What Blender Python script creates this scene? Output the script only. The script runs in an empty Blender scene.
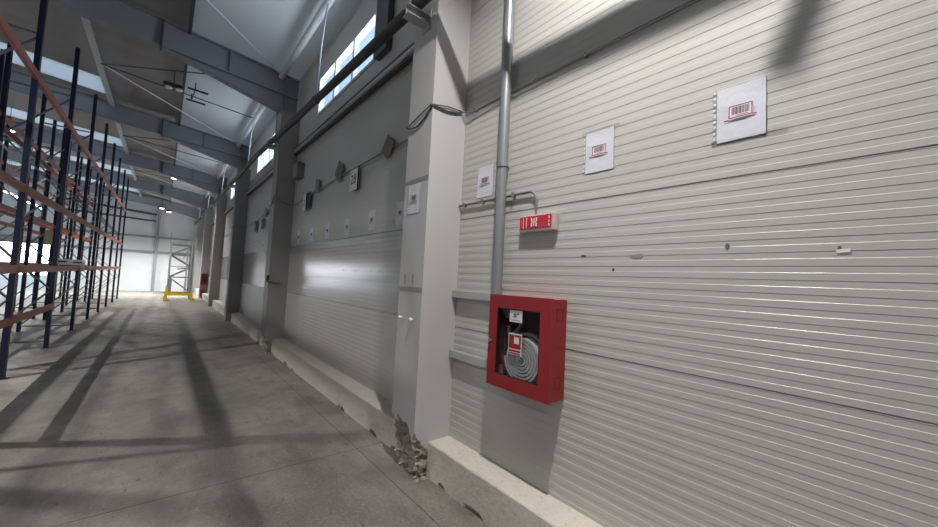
import bpy, bmesh, math, random
from math import sin, cos, pi, radians
from mathutils import Vector, Matrix, noise as mnoise
random.seed(7)
C = bpy.context.scene.collection
EYE = Vector((0, 0, 1.93))

# ------------------------------------------------------------------ materials
def nodes(name):
    m = bpy.data.materials.new(name); m.use_nodes = True
    nt = m.node_tree; nt.nodes.clear()
    out = nt.nodes.new('ShaderNodeOutputMaterial')
    return m, nt, out
def N(nt, t, **kw):
    n = nt.nodes.new('ShaderNode' + t)
    for k, v in kw.items():
        if k in n.inputs: n.inputs[k].default_value = v
        else: setattr(n, k, v)
    return n
def srgb(r, g, b):
    f = lambda c: ((c/255 + 0.055)/1.055)**2.4 if c > 10 else c/255/12.92
    return (f(r), f(g), f(b), 1)
def mat(name, col, rough=0.5, metal=0.0, var=0.12, scale=6.0, bump=0.0, bscale=40.0, spec=0.5, coat=0.0, stretch=(1, 1, 1)):
    m, nt, out = nodes(name)
    b = N(nt, 'BsdfPrincipled', Roughness=rough, Metallic=metal)
    b.inputs['Specular IOR Level'].default_value = spec
    b.inputs['Coat Weight'].default_value = coat
    tc = N(nt, 'TexCoord'); mp = N(nt, 'Mapping', Scale=stretch)
    nt.links.new(tc.outputs['Object'], mp.inputs[0])
    no = N(nt, 'TexNoise', Scale=scale, Detail=5.0)
    nt.links.new(mp.outputs[0], no.inputs['Vector'])
    mx = N(nt, 'Mix', data_type='RGBA')
    mx.inputs[6].default_value = tuple(c*(1-var) for c in col[:3]) + (1,)
    mx.inputs[7].default_value = tuple(min(1, c*(1+var)) for c in col[:3]) + (1,)
    nt.links.new(no.outputs['Fac'], mx.inputs[0])
    nt.links.new(mx.outputs[2], b.inputs['Base Color'])
    if bump:
        n2 = N(nt, 'TexNoise', Scale=bscale, Detail=4.0); nt.links.new(tc.outputs['Object'], n2.inputs['Vector'])
        bp = N(nt, 'Bump', Strength=bump, Distance=0.01); nt.links.new(n2.outputs['Fac'], bp.inputs['Height'])
        nt.links.new(bp.outputs[0], b.inputs['Normal'])
    nt.links.new(b.outputs[0], out.inputs[0])
    return m
def emit(name, col, s):
    m, nt, out = nodes(name); e = N(nt, 'Emission', Color=col, Strength=s); nt.links.new(e.outputs[0], out.inputs[0]); return m
def glassy(name, col=(1, 1, 1, 1), rough=0.02, mixf=0.12):
    m, nt, out = nodes(name)
    t = N(nt, 'BsdfTransparent', Color=col); g = N(nt, 'BsdfGlossy', Roughness=rough)
    lw = N(nt, 'LayerWeight', Blend=.5); pw = N(nt, 'Math', operation='POWER'); nt.links.new(lw.outputs['Facing'], pw.inputs[0]); pw.inputs[1].default_value = 4.0
    f = N(nt, 'MapRange'); nt.links.new(pw.outputs[0], f.inputs[0]); f.inputs[3].default_value = .03; f.inputs[4].default_value = .6
    mx = N(nt, 'MixShader')
    nt.links.new(f.outputs[0], mx.inputs[0]); nt.links.new(t.outputs[0], mx.inputs[1]); nt.links.new(g.outputs[0], mx.inputs[2])
    nt.links.new(mx.outputs[0], out.inputs[0]); return m
def translucent(name, col, trans):
    m, nt, out = nodes(name)
    d = N(nt, 'BsdfDiffuse', Color=col); t = N(nt, 'BsdfTranslucent', Color=col); mx = N(nt, 'MixShader', Fac=trans)
    mx.inputs[0].default_value = trans
    nt.links.new(d.outputs[0], mx.inputs[1]); nt.links.new(t.outputs[0], mx.inputs[2]); nt.links.new(mx.outputs[0], out.inputs[0]); return m

def floor_mat():
    m, nt, out = nodes('polished_concrete_floor')
    L = nt.links.new
    b = N(nt, 'BsdfPrincipled')
    tc = N(nt, 'TexCoord'); O = tc.outputs['Object']
    def noise(scale, det=6.0, st=(1, 1, 1), dist=0.0):
        mp = N(nt, 'Mapping', Scale=st); L(O, mp.inputs[0])
        n = N(nt, 'TexNoise', Scale=scale, Detail=det, Distortion=dist); L(mp.outputs[0], n.inputs['Vector']); return n.outputs['Fac']
    def ramp(v, a, c, lo=0.0, hi=1.0):
        r = N(nt, 'MapRange'); L(v, r.inputs[0])
        for i, x in zip((1, 2, 3, 4), (a, c, lo, hi)): r.inputs[i].default_value = x
        r.clamp = True; return r.outputs[0]
    def math_(op, a, c=None):
        n = N(nt, 'Math', operation=op)
        for i, v in enumerate((a, c)):
            if v is None: continue
            if isinstance(v, (int, float)): n.inputs[i].default_value = v
            else: L(v, n.inputs[i])
        return n.outputs[0]
    def mix(f, a, c, t='MIX'):
        n = N(nt, 'Mix', data_type='RGBA', blend_type=t)
        if isinstance(f, (int, float)): n.inputs[0].default_value = f
        else: L(f, n.inputs[0])
        for i, v in ((6, a), (7, c)):
            if isinstance(v, tuple): n.inputs[i].default_value = v
            else: L(v, n.inputs[i])
        return n.outputs[2]
    c = mix(ramp(noise(0.9, 8, (1, .45, 1)), .3, .7), srgb(112, 108, 102), srgb(156, 151, 142))
    c = mix(ramp(noise(7, 8), .35, .75, 0, .6), c, srgb(112, 108, 100))
    c = mix(ramp(noise(38, 4), .5, .8, 0, .35), c, srgb(196, 190, 178))
    c = mix(ramp(noise(1.7, 9, (1, .8, 1), .6), .48, .7, 0, .55), c, srgb(88, 83, 77))
    c = mix(ramp(noise(5, 7, (1, .25, 1), .4), .55, .75, 0, .4), c, srgb(84, 80, 76))
    # rack-beam shadows painted as long ragged dark bands, mixed with forklift tyre rubber
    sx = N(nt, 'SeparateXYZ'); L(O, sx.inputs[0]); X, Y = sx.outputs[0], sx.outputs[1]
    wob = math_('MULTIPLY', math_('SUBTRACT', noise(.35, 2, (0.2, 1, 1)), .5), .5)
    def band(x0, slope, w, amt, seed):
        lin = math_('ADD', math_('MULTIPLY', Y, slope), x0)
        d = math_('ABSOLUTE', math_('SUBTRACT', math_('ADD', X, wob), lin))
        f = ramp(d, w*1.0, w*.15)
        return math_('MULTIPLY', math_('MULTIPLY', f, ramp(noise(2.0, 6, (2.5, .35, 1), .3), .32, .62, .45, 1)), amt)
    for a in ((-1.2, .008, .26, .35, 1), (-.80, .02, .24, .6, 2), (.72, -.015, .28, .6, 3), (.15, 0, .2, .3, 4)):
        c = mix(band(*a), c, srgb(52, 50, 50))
    # fine black skid flecks along the lane
    c = mix(math_('MULTIPLY', ramp(noise(14, 3, (1.5, .5, 1)), .64, .72), .5), c, srgb(58, 55, 52))
    # saw-cut joints
    j = None
    for yy in (4.03, 10.1, 16.9, 23.7, 30.5):
        d = ramp(math_('ABSOLUTE', math_('SUBTRACT', Y, yy)), .004, .008, 1, 0)
        j = d if j is None else math_('MAXIMUM', j, d)
    j = math_('MAXIMUM', j, ramp(math_('ABSOLUTE', math_('SUBTRACT', X, 1.83)), .003, .007, 1, 0))
    c = mix(math_('MULTIPLY', j, .75), c, srgb(60, 57, 52))
    L(c, b.inputs['Base Color'])
    L(ramp(noise(3, 6), .3, .7, .42, .62), b.inputs['Roughness'])
    bp = N(nt, 'Bump', Strength=.12, Distance=.01); L(noise(30, 6), bp.inputs['Height']); L(bp.outputs[0], b.inputs['Normal'])
    L(b.outputs[0], out.inputs[0]); return m

def wallpaint(name, a, bcol, rough, spec=.5):
    m, nt, out = nodes(name); L = nt.links.new
    b = N(nt, 'BsdfPrincipled', Roughness=rough); b.inputs['Specular IOR Level'].default_value = spec
    tc = N(nt, 'TexCoord')
    mp = N(nt, 'Mapping', Scale=(1, .5, 1.6)); L(tc.outputs['Object'], mp.inputs[0])
    n = N(nt, 'TexNoise', Scale=1.3, Detail=7.0); L(mp.outputs[0], n.inputs['Vector'])
    mx = N(nt, 'Mix', data_type='RGBA'); mx.inputs[6].default_value = a; mx.inputs[7].default_value = bcol
    L(n.outputs['Fac'], mx.inputs[0])
    # dust film low on the sheet
    L(mx.outputs[2], b.inputs['Base Color'])
    n2 = N(nt, 'TexNoise', Scale=220.0, Detail=2.0); L(tc.outputs['Object'], n2.inputs['Vector'])
    bp = N(nt, 'Bump', Strength=.05, Distance=.002); L(n2.outputs['Fac'], bp.inputs['Height']); L(bp.outputs[0], b.inputs['Normal'])
    L(b.outputs[0], out.inputs[0]); return m

def rough_concrete(name, a, b_, dark):
    m, nt, out = nodes(name); L = nt.links.new
    b = N(nt, 'BsdfPrincipled', Roughness=.85)
    tc = N(nt, 'TexCoord')
    n = N(nt, 'TexNoise', Scale=5.0, Detail=9.0); L(tc.outputs['Object'], n.inputs['Vector'])
    mx = N(nt, 'Mix', data_type='RGBA'); mx.inputs[6].default_value = a; mx.inputs[7].default_value = b_; L(n.outputs['Fac'], mx.inputs[0])
    v = N(nt, 'TexNoise', Scale=24.0, Detail=5.0); L(tc.outputs['Object'], v.inputs['Vector'])
    r = N(nt, 'MapRange'); L(v.outputs['Fac'], r.inputs[0]); r.inputs[1].default_value = .55; r.inputs[2].default_value = .72; r.inputs[4].default_value = .7
    m2 = N(nt, 'Mix', data_type='RGBA'); L(r.outputs[0], m2.inputs[0]); L(mx.outputs[2], m2.inputs[6]); m2.inputs[7].default_value = dark
    L(m2.outputs[2], b.inputs['Base Color'])
    bp = N(nt, 'Bump', Strength=.5, Distance=.01); L(v.outputs['Fac'], bp.inputs['Height']); L(bp.outputs[0], b.inputs['Normal'])
    L(b.outputs[0], out.inputs[0]); return m

def post_mat():
    m, nt, out = nodes('blue_punched_post_paint'); L = nt.links.new
    b = N(nt, 'BsdfPrincipled', Roughness=.38)
    tc = N(nt, 'TexCoord'); s = N(nt, 'SeparateXYZ'); L(tc.outputs['Object'], s.inputs[0])
    fr = N(nt, 'Math', operation='PINGPONG'); L(s.outputs[2], fr.inputs[0]); fr.inputs[1].default_value = .025
    g = N(nt, 'Math', operation='LESS_THAN'); L(fr.outputs[0], g.inputs[0]); g.inputs[1].default_value = .008
    ab = N(nt, 'Math', operation='ABSOLUTE'); L(s.outputs[1], ab.inputs[0])
    d = N(nt, 'Math', operation='SUBTRACT'); L(ab.outputs[0], d.inputs[0]); d.inputs[1].default_value = .025
    d2 = N(nt, 'Math', operation='ABSOLUTE'); L(d.outputs[0], d2.inputs[0])
    g2 = N(nt, 'Math', operation='LESS_THAN'); L(d2.outputs[0], g2.inputs[0]); g2.inputs[1].default_value = .006
    mu = N(nt, 'Math', operation='MULTIPLY'); L(g.outputs[0], mu.inputs[0]); L(g2.outputs[0], mu.inputs[1])
    mx = N(nt, 'Mix', data_type='RGBA'); L(mu.outputs[0], mx.inputs[0]); mx.inputs[6].default_value = srgb(17, 26, 54); mx.inputs[7].default_value = srgb(10, 12, 20)
    L(mx.outputs[2], b.inputs['Base Color']); L(b.outputs[0], out.inputs[0]); return m

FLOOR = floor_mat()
PANEL = wallpaint('white_sheet_metal_panel', srgb(181, 178, 173), srgb(194, 190, 185), .36)
PANELG = wallpaint('glossy_sheet_metal_panel', srgb(181, 178, 174), srgb(193, 190, 186), .16, 1.0)
SEAM = mat('panel_joint_filler', srgb(128, 126, 120), .7)
FARP = wallpaint('far_wall_panel', srgb(204, 212, 216), srgb(218, 224, 228), .4)
PLASTER = mat('painted_concrete_column', srgb(188, 185, 184), .6, var=.05, scale=3, bump=.06, bscale=60)
PLASTER2 = mat('dusty_painted_concrete', srgb(150, 148, 148), .65, var=.08, scale=2, bump=.06, bscale=60)
CURB = rough_concrete('kerb_concrete', srgb(196, 190, 180), srgb(218, 211, 198), srgb(180, 172, 160))
RUBBLE = rough_concrete('broken_concrete', srgb(112, 106, 98), srgb(190, 182, 168), srgb(84, 78, 70))
ROOFL = translucent('pale_roof_sheet', srgb(212, 214, 214), .28)
ROOFD = mat('roof_sheet', srgb(140, 139, 138), .5, var=.22, scale=.8, stretch=(.4, 2, 1))
SKYL = translucent('translucent_roof_sheet', srgb(236, 240, 244), .55)
STEEL = mat('grey_painted_steel', srgb(138, 143, 150), .5, var=.1, scale=1.2)
STEELD = mat('dark_grey_steel', srgb(70, 74, 80), .5, var=.1)
DARKPIPE = mat('dark_pipe', srgb(50, 50, 54), .45)
WSTEEL = mat('white_painted_steel', srgb(196, 200, 204), .4, var=.05)
GALV = mat('galvanised_steel', srgb(150, 153, 156), .38, .75, var=.15, scale=12, stretch=(1, 1, .3))
GALVP = mat('dull_zinc_pipe', srgb(150, 151, 154), .4, .45, var=.15, scale=8, stretch=(1, 1, .2))
GALVL = mat('light_galvanised_steel', srgb(178, 180, 180), .45, .35, var=.1, scale=20)
BLUE = post_mat()
ORANGE = mat('orange_beam_paint', srgb(176, 98, 84), .42, var=.15, scale=3)
BLACK = mat('black_plastic', srgb(24, 24, 26), .45)
GREYP = mat('grey_plastic', srgb(120, 120, 120), .5)
RED = mat('red_enamel', srgb(150, 30, 38), .38, var=.06, scale=4, coat=.2)
REDD = mat('red_enamel_inside', srgb(86, 16, 24), .5)
PAPER = mat('white_paper', srgb(212, 210, 220), .3, var=.04, scale=20, bump=.5, bscale=14, spec=.6)
FILM = glassy('clear_film', (.97, .97, .97, 1), .12)
GLASS = glassy('window_glass', (.93, .97, 1, 1), .01)
CABGLASS = glassy('cabinet_glass', (.86, .86, .88, 1), .03)
INK = mat('black_ink', srgb(34, 34, 38), .6)
MAROON = mat('dark_red_ink', srgb(128, 44, 66), .6)
WHITE = mat('white_plastic', srgb(228, 226, 222), .45, var=.03)
HOSE2 = mat('worn_hose', srgb(150, 150, 148), .6, var=.2, scale=60)
HOSE = mat('grey_white_hose', srgb(232, 232, 228), .6, var=.2, scale=60, bump=.4, bscale=200)
YELLOW = mat('yellow_paint', srgb(226, 186, 24), .45)
TAPE = mat('brown_packing_tape', srgb(146, 136, 130), .3, var=.15, scale=30)
CARD = mat('brown_cardboard', srgb(118, 100, 88), .8)
ROLL = mat('roller_door_sheet', srgb(150, 156, 160), .4)
ASPH = mat('yard_concrete', srgb(170, 170, 165), .9)
LED = emit('led_face', (1, .97, .9, 1), 14)
LEDB = emit('led_batten_face', (.85, .93, 1, 1), 12)

# ------------------------------------------------------------------ mesh helpers
def box(bm, x0, x1, y0, y1, z0, z1, M=None):
    vs = [bm.verts.new((x, y, z)) for x in (x0, x1) for y in (y0, y1) for z in (z0, z1)]
    if M is not None:
        for v in vs: v.co = M @ v.co
    for f in ((0, 1, 3, 2), (4, 6, 7, 5), (0, 4, 5, 1), (2, 3, 7, 6), (0, 2, 6, 4), (1, 5, 7, 3)):
        bm.faces.new([vs[i] for i in f])
    return vs
def prism(bm, pts, axis, a0, a1, fn=None):
    """pts 2D in the other two axes (order x,y,z minus axis), extruded along axis."""
    def P(p, a):
        c = list(p); c.insert(axis, a); return Vector(c)
    A = [bm.verts.new(P(p, a0)) for p in pts]; B = [bm.verts.new(P(p, a1)) for p in pts]
    n = len(pts)
    for i in range(n): bm.faces.new((A[i], A[(i+1) % n], B[(i+1) % n], B[i]))
    bm.faces.new(A); bm.faces.new(B[::-1])
def tube(bm, pts, r, seg=12, cap=True):
    pts = [Vector(p) for p in pts]; rings = []
    up = None
    for i, p in enumerate(pts):
        t = (pts[min(i+1, len(pts)-1)] - pts[max(i-1, 0)]).normalized()
        if up is None:
            up = Vector((0, 0, 1)) if abs(t.z) < .9 else Vector((0, 1, 0))
        u = (up - t*up.dot(t)).normalized(); w = t.cross(u); up = u
        rr = r[i] if isinstance(r, (list, tuple)) else r
        rings.append([bm.verts.new(p + (u*cos(a)+w*sin(a))*rr) for a in [2*pi*k/seg for k in range(seg)]])
    for a, b in zip(rings, rings[1:]):
        for k in range(seg): bm.faces.new((a[k], a[(k+1) % seg], b[(k+1) % seg], b[k]))
    if cap: bm.faces.new(rings[0][::-1]); bm.faces.new(rings[-1])
def bar(bm, p0, p1, w, h, up=(0, 0, 1)):
    p0, p1 = Vector(p0), Vector(p1); t = (p1-p0).normalized(); up = Vector(up)
    if abs(t.dot(up)) > .95: up = Vector((0, 1, 0))
    s = t.cross(up).normalized(); u = s.cross(t)
    vs = [bm.verts.new(p + s*a*w/2 + u*b*h/2) for p in (p0, p1) for a, b in ((-1, -1), (1, -1), (1, 1), (-1, 1))]
    for f in ((0, 1, 2, 3), (7, 6, 5, 4), (0, 4, 5, 1), (1, 5, 6, 2), (2, 6, 7, 3), (3, 7, 4, 0)): bm.faces.new([vs[i] for i in f])
def lathe(bm, prof, M, seg=24):
    rings = []
    for r, z in prof:
        rings.append([bm.verts.new(M @ Vector((r*cos(2*pi*k/seg), r*sin(2*pi*k/seg), z))) for k in range(seg)])
    for a, b in zip(rings, rings[1:]):
        for k in range(seg): bm.faces.new((a[k], a[(k+1) % seg], b[(k+1) % seg], b[k]))
    bm.faces.new(rings[0][::-1]); bm.faces.new(rings[-1])
def obj(name, bm, m, parent=None, bevel=0, smooth=False, loc=None):
    bmesh.ops.recalc_face_normals(bm, faces=bm.faces[:])
    me = bpy.data.meshes.new(name); bm.to_mesh(me); bm.free()
    for mm in (m if isinstance(m, (list, tuple)) else [m]): me.materials.append(mm)
    o = bpy.data.objects.new(name, me); C.objects.link(o)
    if parent is not None: o.parent = parent
    if loc: o.location = loc
    if smooth:
        for p in me.polygons: p.use_smooth = True
        try: me.set_sharp_from_angle(angle=radians(40))
        except Exception: pass
    if bevel:
        b = o.modifiers.new('bevel', 'BEVEL'); b.width = bevel; b.segments = 2; b.limit_method = 'ANGLE'
    return o
def nb(): return bmesh.new()
def tag(o, label, cat, group=None):
    o['label'] = label; o['category'] = cat
    if group: o['group'] = group
    return o
def struct(o): o['kind'] = 'structure'; return o
def thing(name, label, cat, loc=(0, 0, 0), rotz=0, group=None):
    o = bpy.data.objects.new(name, None); C.objects.link(o); o.empty_display_size = .1
    o.location = loc; o.rotation_euler = (0, 0, rotz)
    return tag(o, label, cat, group)
def copy_tree(o, parent=None):
    c = o.copy(); C.objects.link(c)
    if parent is not None: c.parent = parent
    for ch in list(o.children): copy_tree(ch, c)
    return c
def text_bm(s, size, depth=.0006):
    cu = bpy.data.curves.new('t', 'FONT'); cu.body = s; cu.size = size; cu.extrude = depth; cu.align_x = 'CENTER'; cu.align_y = 'CENTER'; cu.resolution_u = 3
    o = bpy.data.objects.new('t', cu); C.objects.link(o)
    dg = bpy.context.evaluated_depsgraph_get(); me = bpy.data.meshes.new_from_object(o.evaluated_get(dg))
    bm = nb(); bm.from_mesh(me); bpy.data.objects.remove(o); bpy.data.curves.remove(cu); bpy.data.meshes.remove(me)
    return bm
# text in the XY plane -> wall facing -X: text right = -Y, up = +Z, normal = -X
WALLROT = Matrix(((0, 0, -1, 0), (-1, 0, 0, 0), (0, 1, 0, 0), (0, 0, 0, 1)))

W = 2.4                                    # inner face of the right wall
YB, YF = -8.0, 38.0                        # back and far wall
XL = -14.0
COL = [3.09 + 6.8*k for k in range(-1, 6)] # near faces of the concrete columns
CW, CX = .46, 1.975
SEAMS = [.335, 1.463, 2.59, 3.72, 4.85]
def zt(x): return 6.9 + .1*(1.85 - x)      # top of the rafters
PITCH = 1.1275/16

# ------------------------------------------------------------------ floor and yard
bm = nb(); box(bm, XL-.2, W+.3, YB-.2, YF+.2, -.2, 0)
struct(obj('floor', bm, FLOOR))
bm = nb(); box(bm, XL-20, 30, YF+.2, YF+40, -.25, -.05)
struct(obj('trim_yard', bm, ASPH))

# ------------------------------------------------------------------ right wall
def panel_row(bm, z0, z1, y0, y1, tilt=0.0, mi=0, flat=False):
    """one row of micro-ribbed sandwich panels, front near x = W; a small tilt leans its lower edge out"""
    g = .004; a, b = z0+g, z1-g
    pts = []
    if flat: pts = [(W, a), (W, b)]
    else:
        z = a; d = .0018; ch = .0024
        pts.append((W, z)); n = max(1, int(round((b-a)/PITCH))); p = (b-a)/n
        for k in range(n):
            s = a + k*p
            pts += [(W, s+p*.46), (W+d, s+p*.46+ch), (W+d, s+p*.94), (W, s+p*.94+ch*.8)]
        pts.append((W, b))
    pts += [(W+.11, b), (W+.11, a)]
    nf = len(bm.faces)
    A = [bm.verts.new((x, y0, z)) for x, z in pts]; B = [bm.verts.new((x, y1, z)) for x, z in pts]
    n = len(pts)
    for i in range(n): bm.faces.new((A[i], A[(i+1) % n], B[(i+1) % n], B[i]))
    bm.faces.new(A); bm.faces.new(B[::-1])
    bm.faces.ensure_lookup_table()
    for f in bm.faces[nf:]: f.material_index = mi
WIN_Z0, WIN_Z1 = 5.42, 6.28
wins = [(c + CW + 2.0, c + CW + 4.85) for c in COL if c + 7 < YF]
bm = nb()
rows = [(-.1, SEAMS[0])] + list(zip(SEAMS, SEAMS[1:]))
segs = [YB] + [c + CW/2 for c in COL if c + CW/2 < YF] + [YF+.2]
for i, (y0, y1) in enumerate(zip(segs, segs[1:])):
    for j, (z0, z1) in enumerate(rows):
        panel_row(bm, z0, z1, y0+.005, y1-.005, 0.0, 1 if (i > 1 and j == 2) else 0)
panel_row(bm, SEAMS[-1], WIN_Z0, YB, YF+.2)
panel_row(bm, WIN_Z1, 7.1, YB, YF+.2, flat=True)
edges = [YB] + [v for w_ in wins for v in w_] + [YF+.2]
for a, b in zip(edges[::2], edges[1::2]):
    panel_row(bm, WIN_Z0-.006, WIN_Z1+.006, a, b, flat=True)
nf = len(bm.faces)
for z in SEAMS + [WIN_Z0, WIN_Z1]:
    if z in (WIN_Z0, WIN_Z1): continue
    box(bm, W+.004, W+.1, YB, YF+.2, z-.008, z+.008)
bm.faces.ensure_lookup_table()
for f in bm.faces[nf:]: f.material_index = 2
struct(obj('wall_right', bm, [PANEL, PANELG, SEAM]))

# ribbon windows high in the right wall
for k, (a, b) in enumerate(wins):
    w = bpy.data.objects.new('window_%d' % (k+1), None); C.objects.link(w); w.location = (W, a, WIN_Z0); struct(w)
    L = b-a; H = WIN_Z1-WIN_Z0; t = .05
    bm = nb()
    box(bm, -.02, .09, 0, L, 0, t); box(bm, -.02, .09, 0, L, H-t, H)
    box(bm, -.02, .09, 0, t, t, H-t); box(bm, -.02, .09, L-t, L, t, H-t)
    obj('window_frame', bm, WSTEEL, w)
    for q in (1, 2):
        bm = nb(); box(bm, -.01, .07, L*q/3-.035, L*q/3+.035, t, H-t); obj('mullion', bm, WSTEEL, w)
    for q in range(3):
        bm = nb(); box(bm, .03, .036, L*q/3+.03, L*(q+1)/3-.03, t-.005, H-t+.005); obj('pane', bm, GLASS, w)

# ------------------------------------------------------------------ other walls
bm = nb()
DX0, DX1, DZ = -13.4, -6.05, 3.05
def slab(y0, y1, x0, x1, z0, z1):
    box(bm, x0, x1, y0, y1, z0, z1)
slab(YF, YF+.15, XL, DX0, -.1, 9); slab(YF, YF+.15, DX1, W+.11, -.1, DZ-.01); slab(YF, YF+.15, DX0, W+.11, DZ+.01, 9)
struct(obj('wall_far', bm, FARP))
bm = nb(); box(bm, XL-.15, W+.11, YB-.15, YB, -.1, 9); struct(obj('wall_back', bm, FARP))
bm = nb(); box(bm, XL-.15, XL, YB, 6, -.1, 9); box(bm, XL-.15, XL, 6, YF, -.1, 4.6); box(bm, XL-.15, XL, 6, YF, 5.8, 9)
box(bm, XL-.15, XL, 34, YF, 4.6, 5.8)
struct(obj('wall_left', bm, FARP))
w = bpy.data.objects.new('window_9', None); C.objects.link(w); w.location = (XL-.08, 6, 4.6); struct(w)
bm = nb(); box(bm, -.05, .06, 0, 28, 0, .06); box(bm, -.05, .06, 0, 28, 1.14, 1.2); box(bm, -.05, .06, 0, .06, .06, 1.14); box(bm, -.05, .06, 27.94, 28, .06, 1.14)
obj('window_frame', bm, WSTEEL, w)
for q in range(1, 14):
    bm = nb(); box(bm, -.03, .04, 2*q-.03, 2*q+.03, .06, 1.14); obj('mullion', bm, WSTEEL, w)
bm = nb(); box(bm, -.003, .003, .05, 27.95, .05, 1.15); obj('pane', bm, GLASS, w)
# open doorway in the far wall with its frame
d = bpy.data.objects.new('door_1', None); C.objects.link(d); d.location = (DX0, YF, 0); struct(d)
bm = nb(); wd = DX1-DX0
box(bm, -.12, 0, -.05, .2, 0, DZ+.12); box(bm, wd, wd+.12, -.05, .2, 0, DZ+.12); box(bm, 0, wd, -.05, .2, DZ, DZ+.12)
obj('door_frame', bm, STEEL, d)
bm = nb(); lathe(bm, [(.16, 0), (.16, wd-.2)], Matrix.Translation((.1, -.22, DZ+.32)) @ Matrix.Rotation(pi/2, 4, 'Y')); obj('roller', bm, ROLL, d)
# girts and post on the far wall (steel frame of the gable)
for z in (3.07, 4.22):
    bm = nb(); box(bm, -6, W-.02, YF-.13, YF, z-.07, z+.07)
    struct(obj('trim_girt', bm, STEEL))
bm = nb(); prism(bm, [(-.57, YF-.35), (-.39, YF-.35), (-.39, YF-.33), (-.47, YF-.33), (-.47, YF-.02), (-.39, YF-.02), (-.39, YF), (-.57, YF), (-.57, YF-.02), (-.49, YF-.02), (-.49, YF-.33), (-.57, YF-.33)], 2, 0, 7.05)
tag(obj('gable_post', bm, STEEL), 'grey steel post standing against the white far wall', 'post')
bm = nb(); bar(bm, (-5.8, YF-.4, 6.35), (-.6, YF-.4, 5.95), .1, .16); tag(obj('bracing_beam', bm, STEELD), 'upper dark beam running across the far wall near the roof', 'beam')
bm = nb(); bar(bm, (-5.8, YF-.4, 5.62), (-.6, YF-.4, 5.45), .1, .12); tag(obj('bracing_beam', bm, STEELD), 'lower dark beam running across the far wall above the pale panels', 'beam')

# ------------------------------------------------------------------ roof
bm = nb()
def roofq(x0, x1, y0, y1, mi):
    nf = len(bm.faces)
    z = lambda x: zt(x)+.12
    vs = [bm.verts.new(p) for p in ((x0, y0, z(x0)), (x1, y0, z(x1)), (x1, y1, z(x1)), (x0, y1, z(x0)))]
    bm.faces.new(vs); vt = [bm.verts.new(v.co+Vector((0, 0, .03 if mi != 0 else .12))) for v in vs]
    bm.faces.new(vt)
    for i in range(4): bm.faces.new((vs[i], vs[(i+1) % 4], vt[(i+1) % 4], vt[i]))
    bm.faces.ensure_lookup_table()
    for f in bm.faces[nf:]: f.material_index = mi
roofq(.1, W+.15, YB-.2, YF+.2, 2)
ys = [YB-.2]
for c in COL:
    ys += [c+CW/2-1.75, c+CW/2-.35]
ys += [YF+.2]
ys = [y for y in ys if YB-.3 < y <= YF+.2]
if len(ys) % 2: ys.pop(1)
prev = YB-.2
for c in COL:
    a, b = c+CW/2-1.75, c+CW/2-.35
    if b > YF: break
    roofq(-1.7, .1, prev, b, 0); roofq(-1.7, .1, b, b+.001, 0)
    roofq(XL-.2, -1.7, prev, a, 0); roofq(-8.5, -1.7, a, b, 1); roofq(XL-.2, -8.5, a, b, 0)
    prev = b
roofq(XL-.2, .1, prev, YF+.2, 0)
struct(obj('ceiling', bm, [ROOFD, SKYL, ROOFL]))

RY = [c + CW/2 for c in COL if c < YF]
RLAB = ['grey steel roof rafter behind the camera', 'grey steel roof rafter above the nearest concrete column',
        'nearest visible grey steel rafter, landing on the second concrete column', 'second visible grey steel rafter, landing on the third concrete column',
        'third visible grey steel rafter, passing just before the lit lamp', 'fourth visible grey steel rafter beyond the first lit lamp', 'last grey steel rafter before the far wall']
for k, y in enumerate(RY):
    t = thing('steel_rafter', RLAB[k], 'beam', (2.0, y, 5.93))
    O = Vector((2.0, y, 5.93))
    # web with haunch
    top = [(2.36, zt(2.36)), (XL, zt(XL))]
    bot = [(XL, zt(XL)-.57), (-.36, zt(-.36)-.57), (2.0, 5.94), (2.36, 5.94)]
    loc = lambda pts: [(x-O.x, z-O.z) for x, z in pts]
    bm = nb(); prism(bm, loc(top+bot), 1, -.008, .008); obj('web', bm, STEEL, t)
    bm = nb()
    def flange(p0, p1, hw=.11, th=.016):
        (x0, z0), (x1, z1) = p0, p1
        prism(bm, loc([(x0, z0-th/2), (x1, z1-th/2), (x1, z1+th/2), (x0, z0+th/2)]), 1, -hw, hw)
    flange(top[0], top[1]); obj('top_flange', bm, STEEL, t)
    bm = nb(); flange(bot[0], bot[1]); flange(bot[1], (2.36, 6.36)); obj('bottom_flange', bm, STEEL, t)
    bm = nb(); flange(bot[1], bot[2]); obj('haunch_flange', bm, STEEL, t)
    for x in (-.36, -6.8):
        bm = nb(); zz = zt(x); box(bm, x-.018-O.x, x+.018-O.x, -.11, .11, zz-.60-O.z, zz+.0-O.z)
        obj('splice_plate', bm, STEELD, t)
    for x in (.86, 2.05):
        bm = nb(); zb = 6.46 if x == .86 else 5.95
        box(bm, x-.006-O.x, x+.006-O.x, -.1, .1, zb-O.z, zt(x)-O.z)
        obj('stiffener', bm, STEEL, t)

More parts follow.
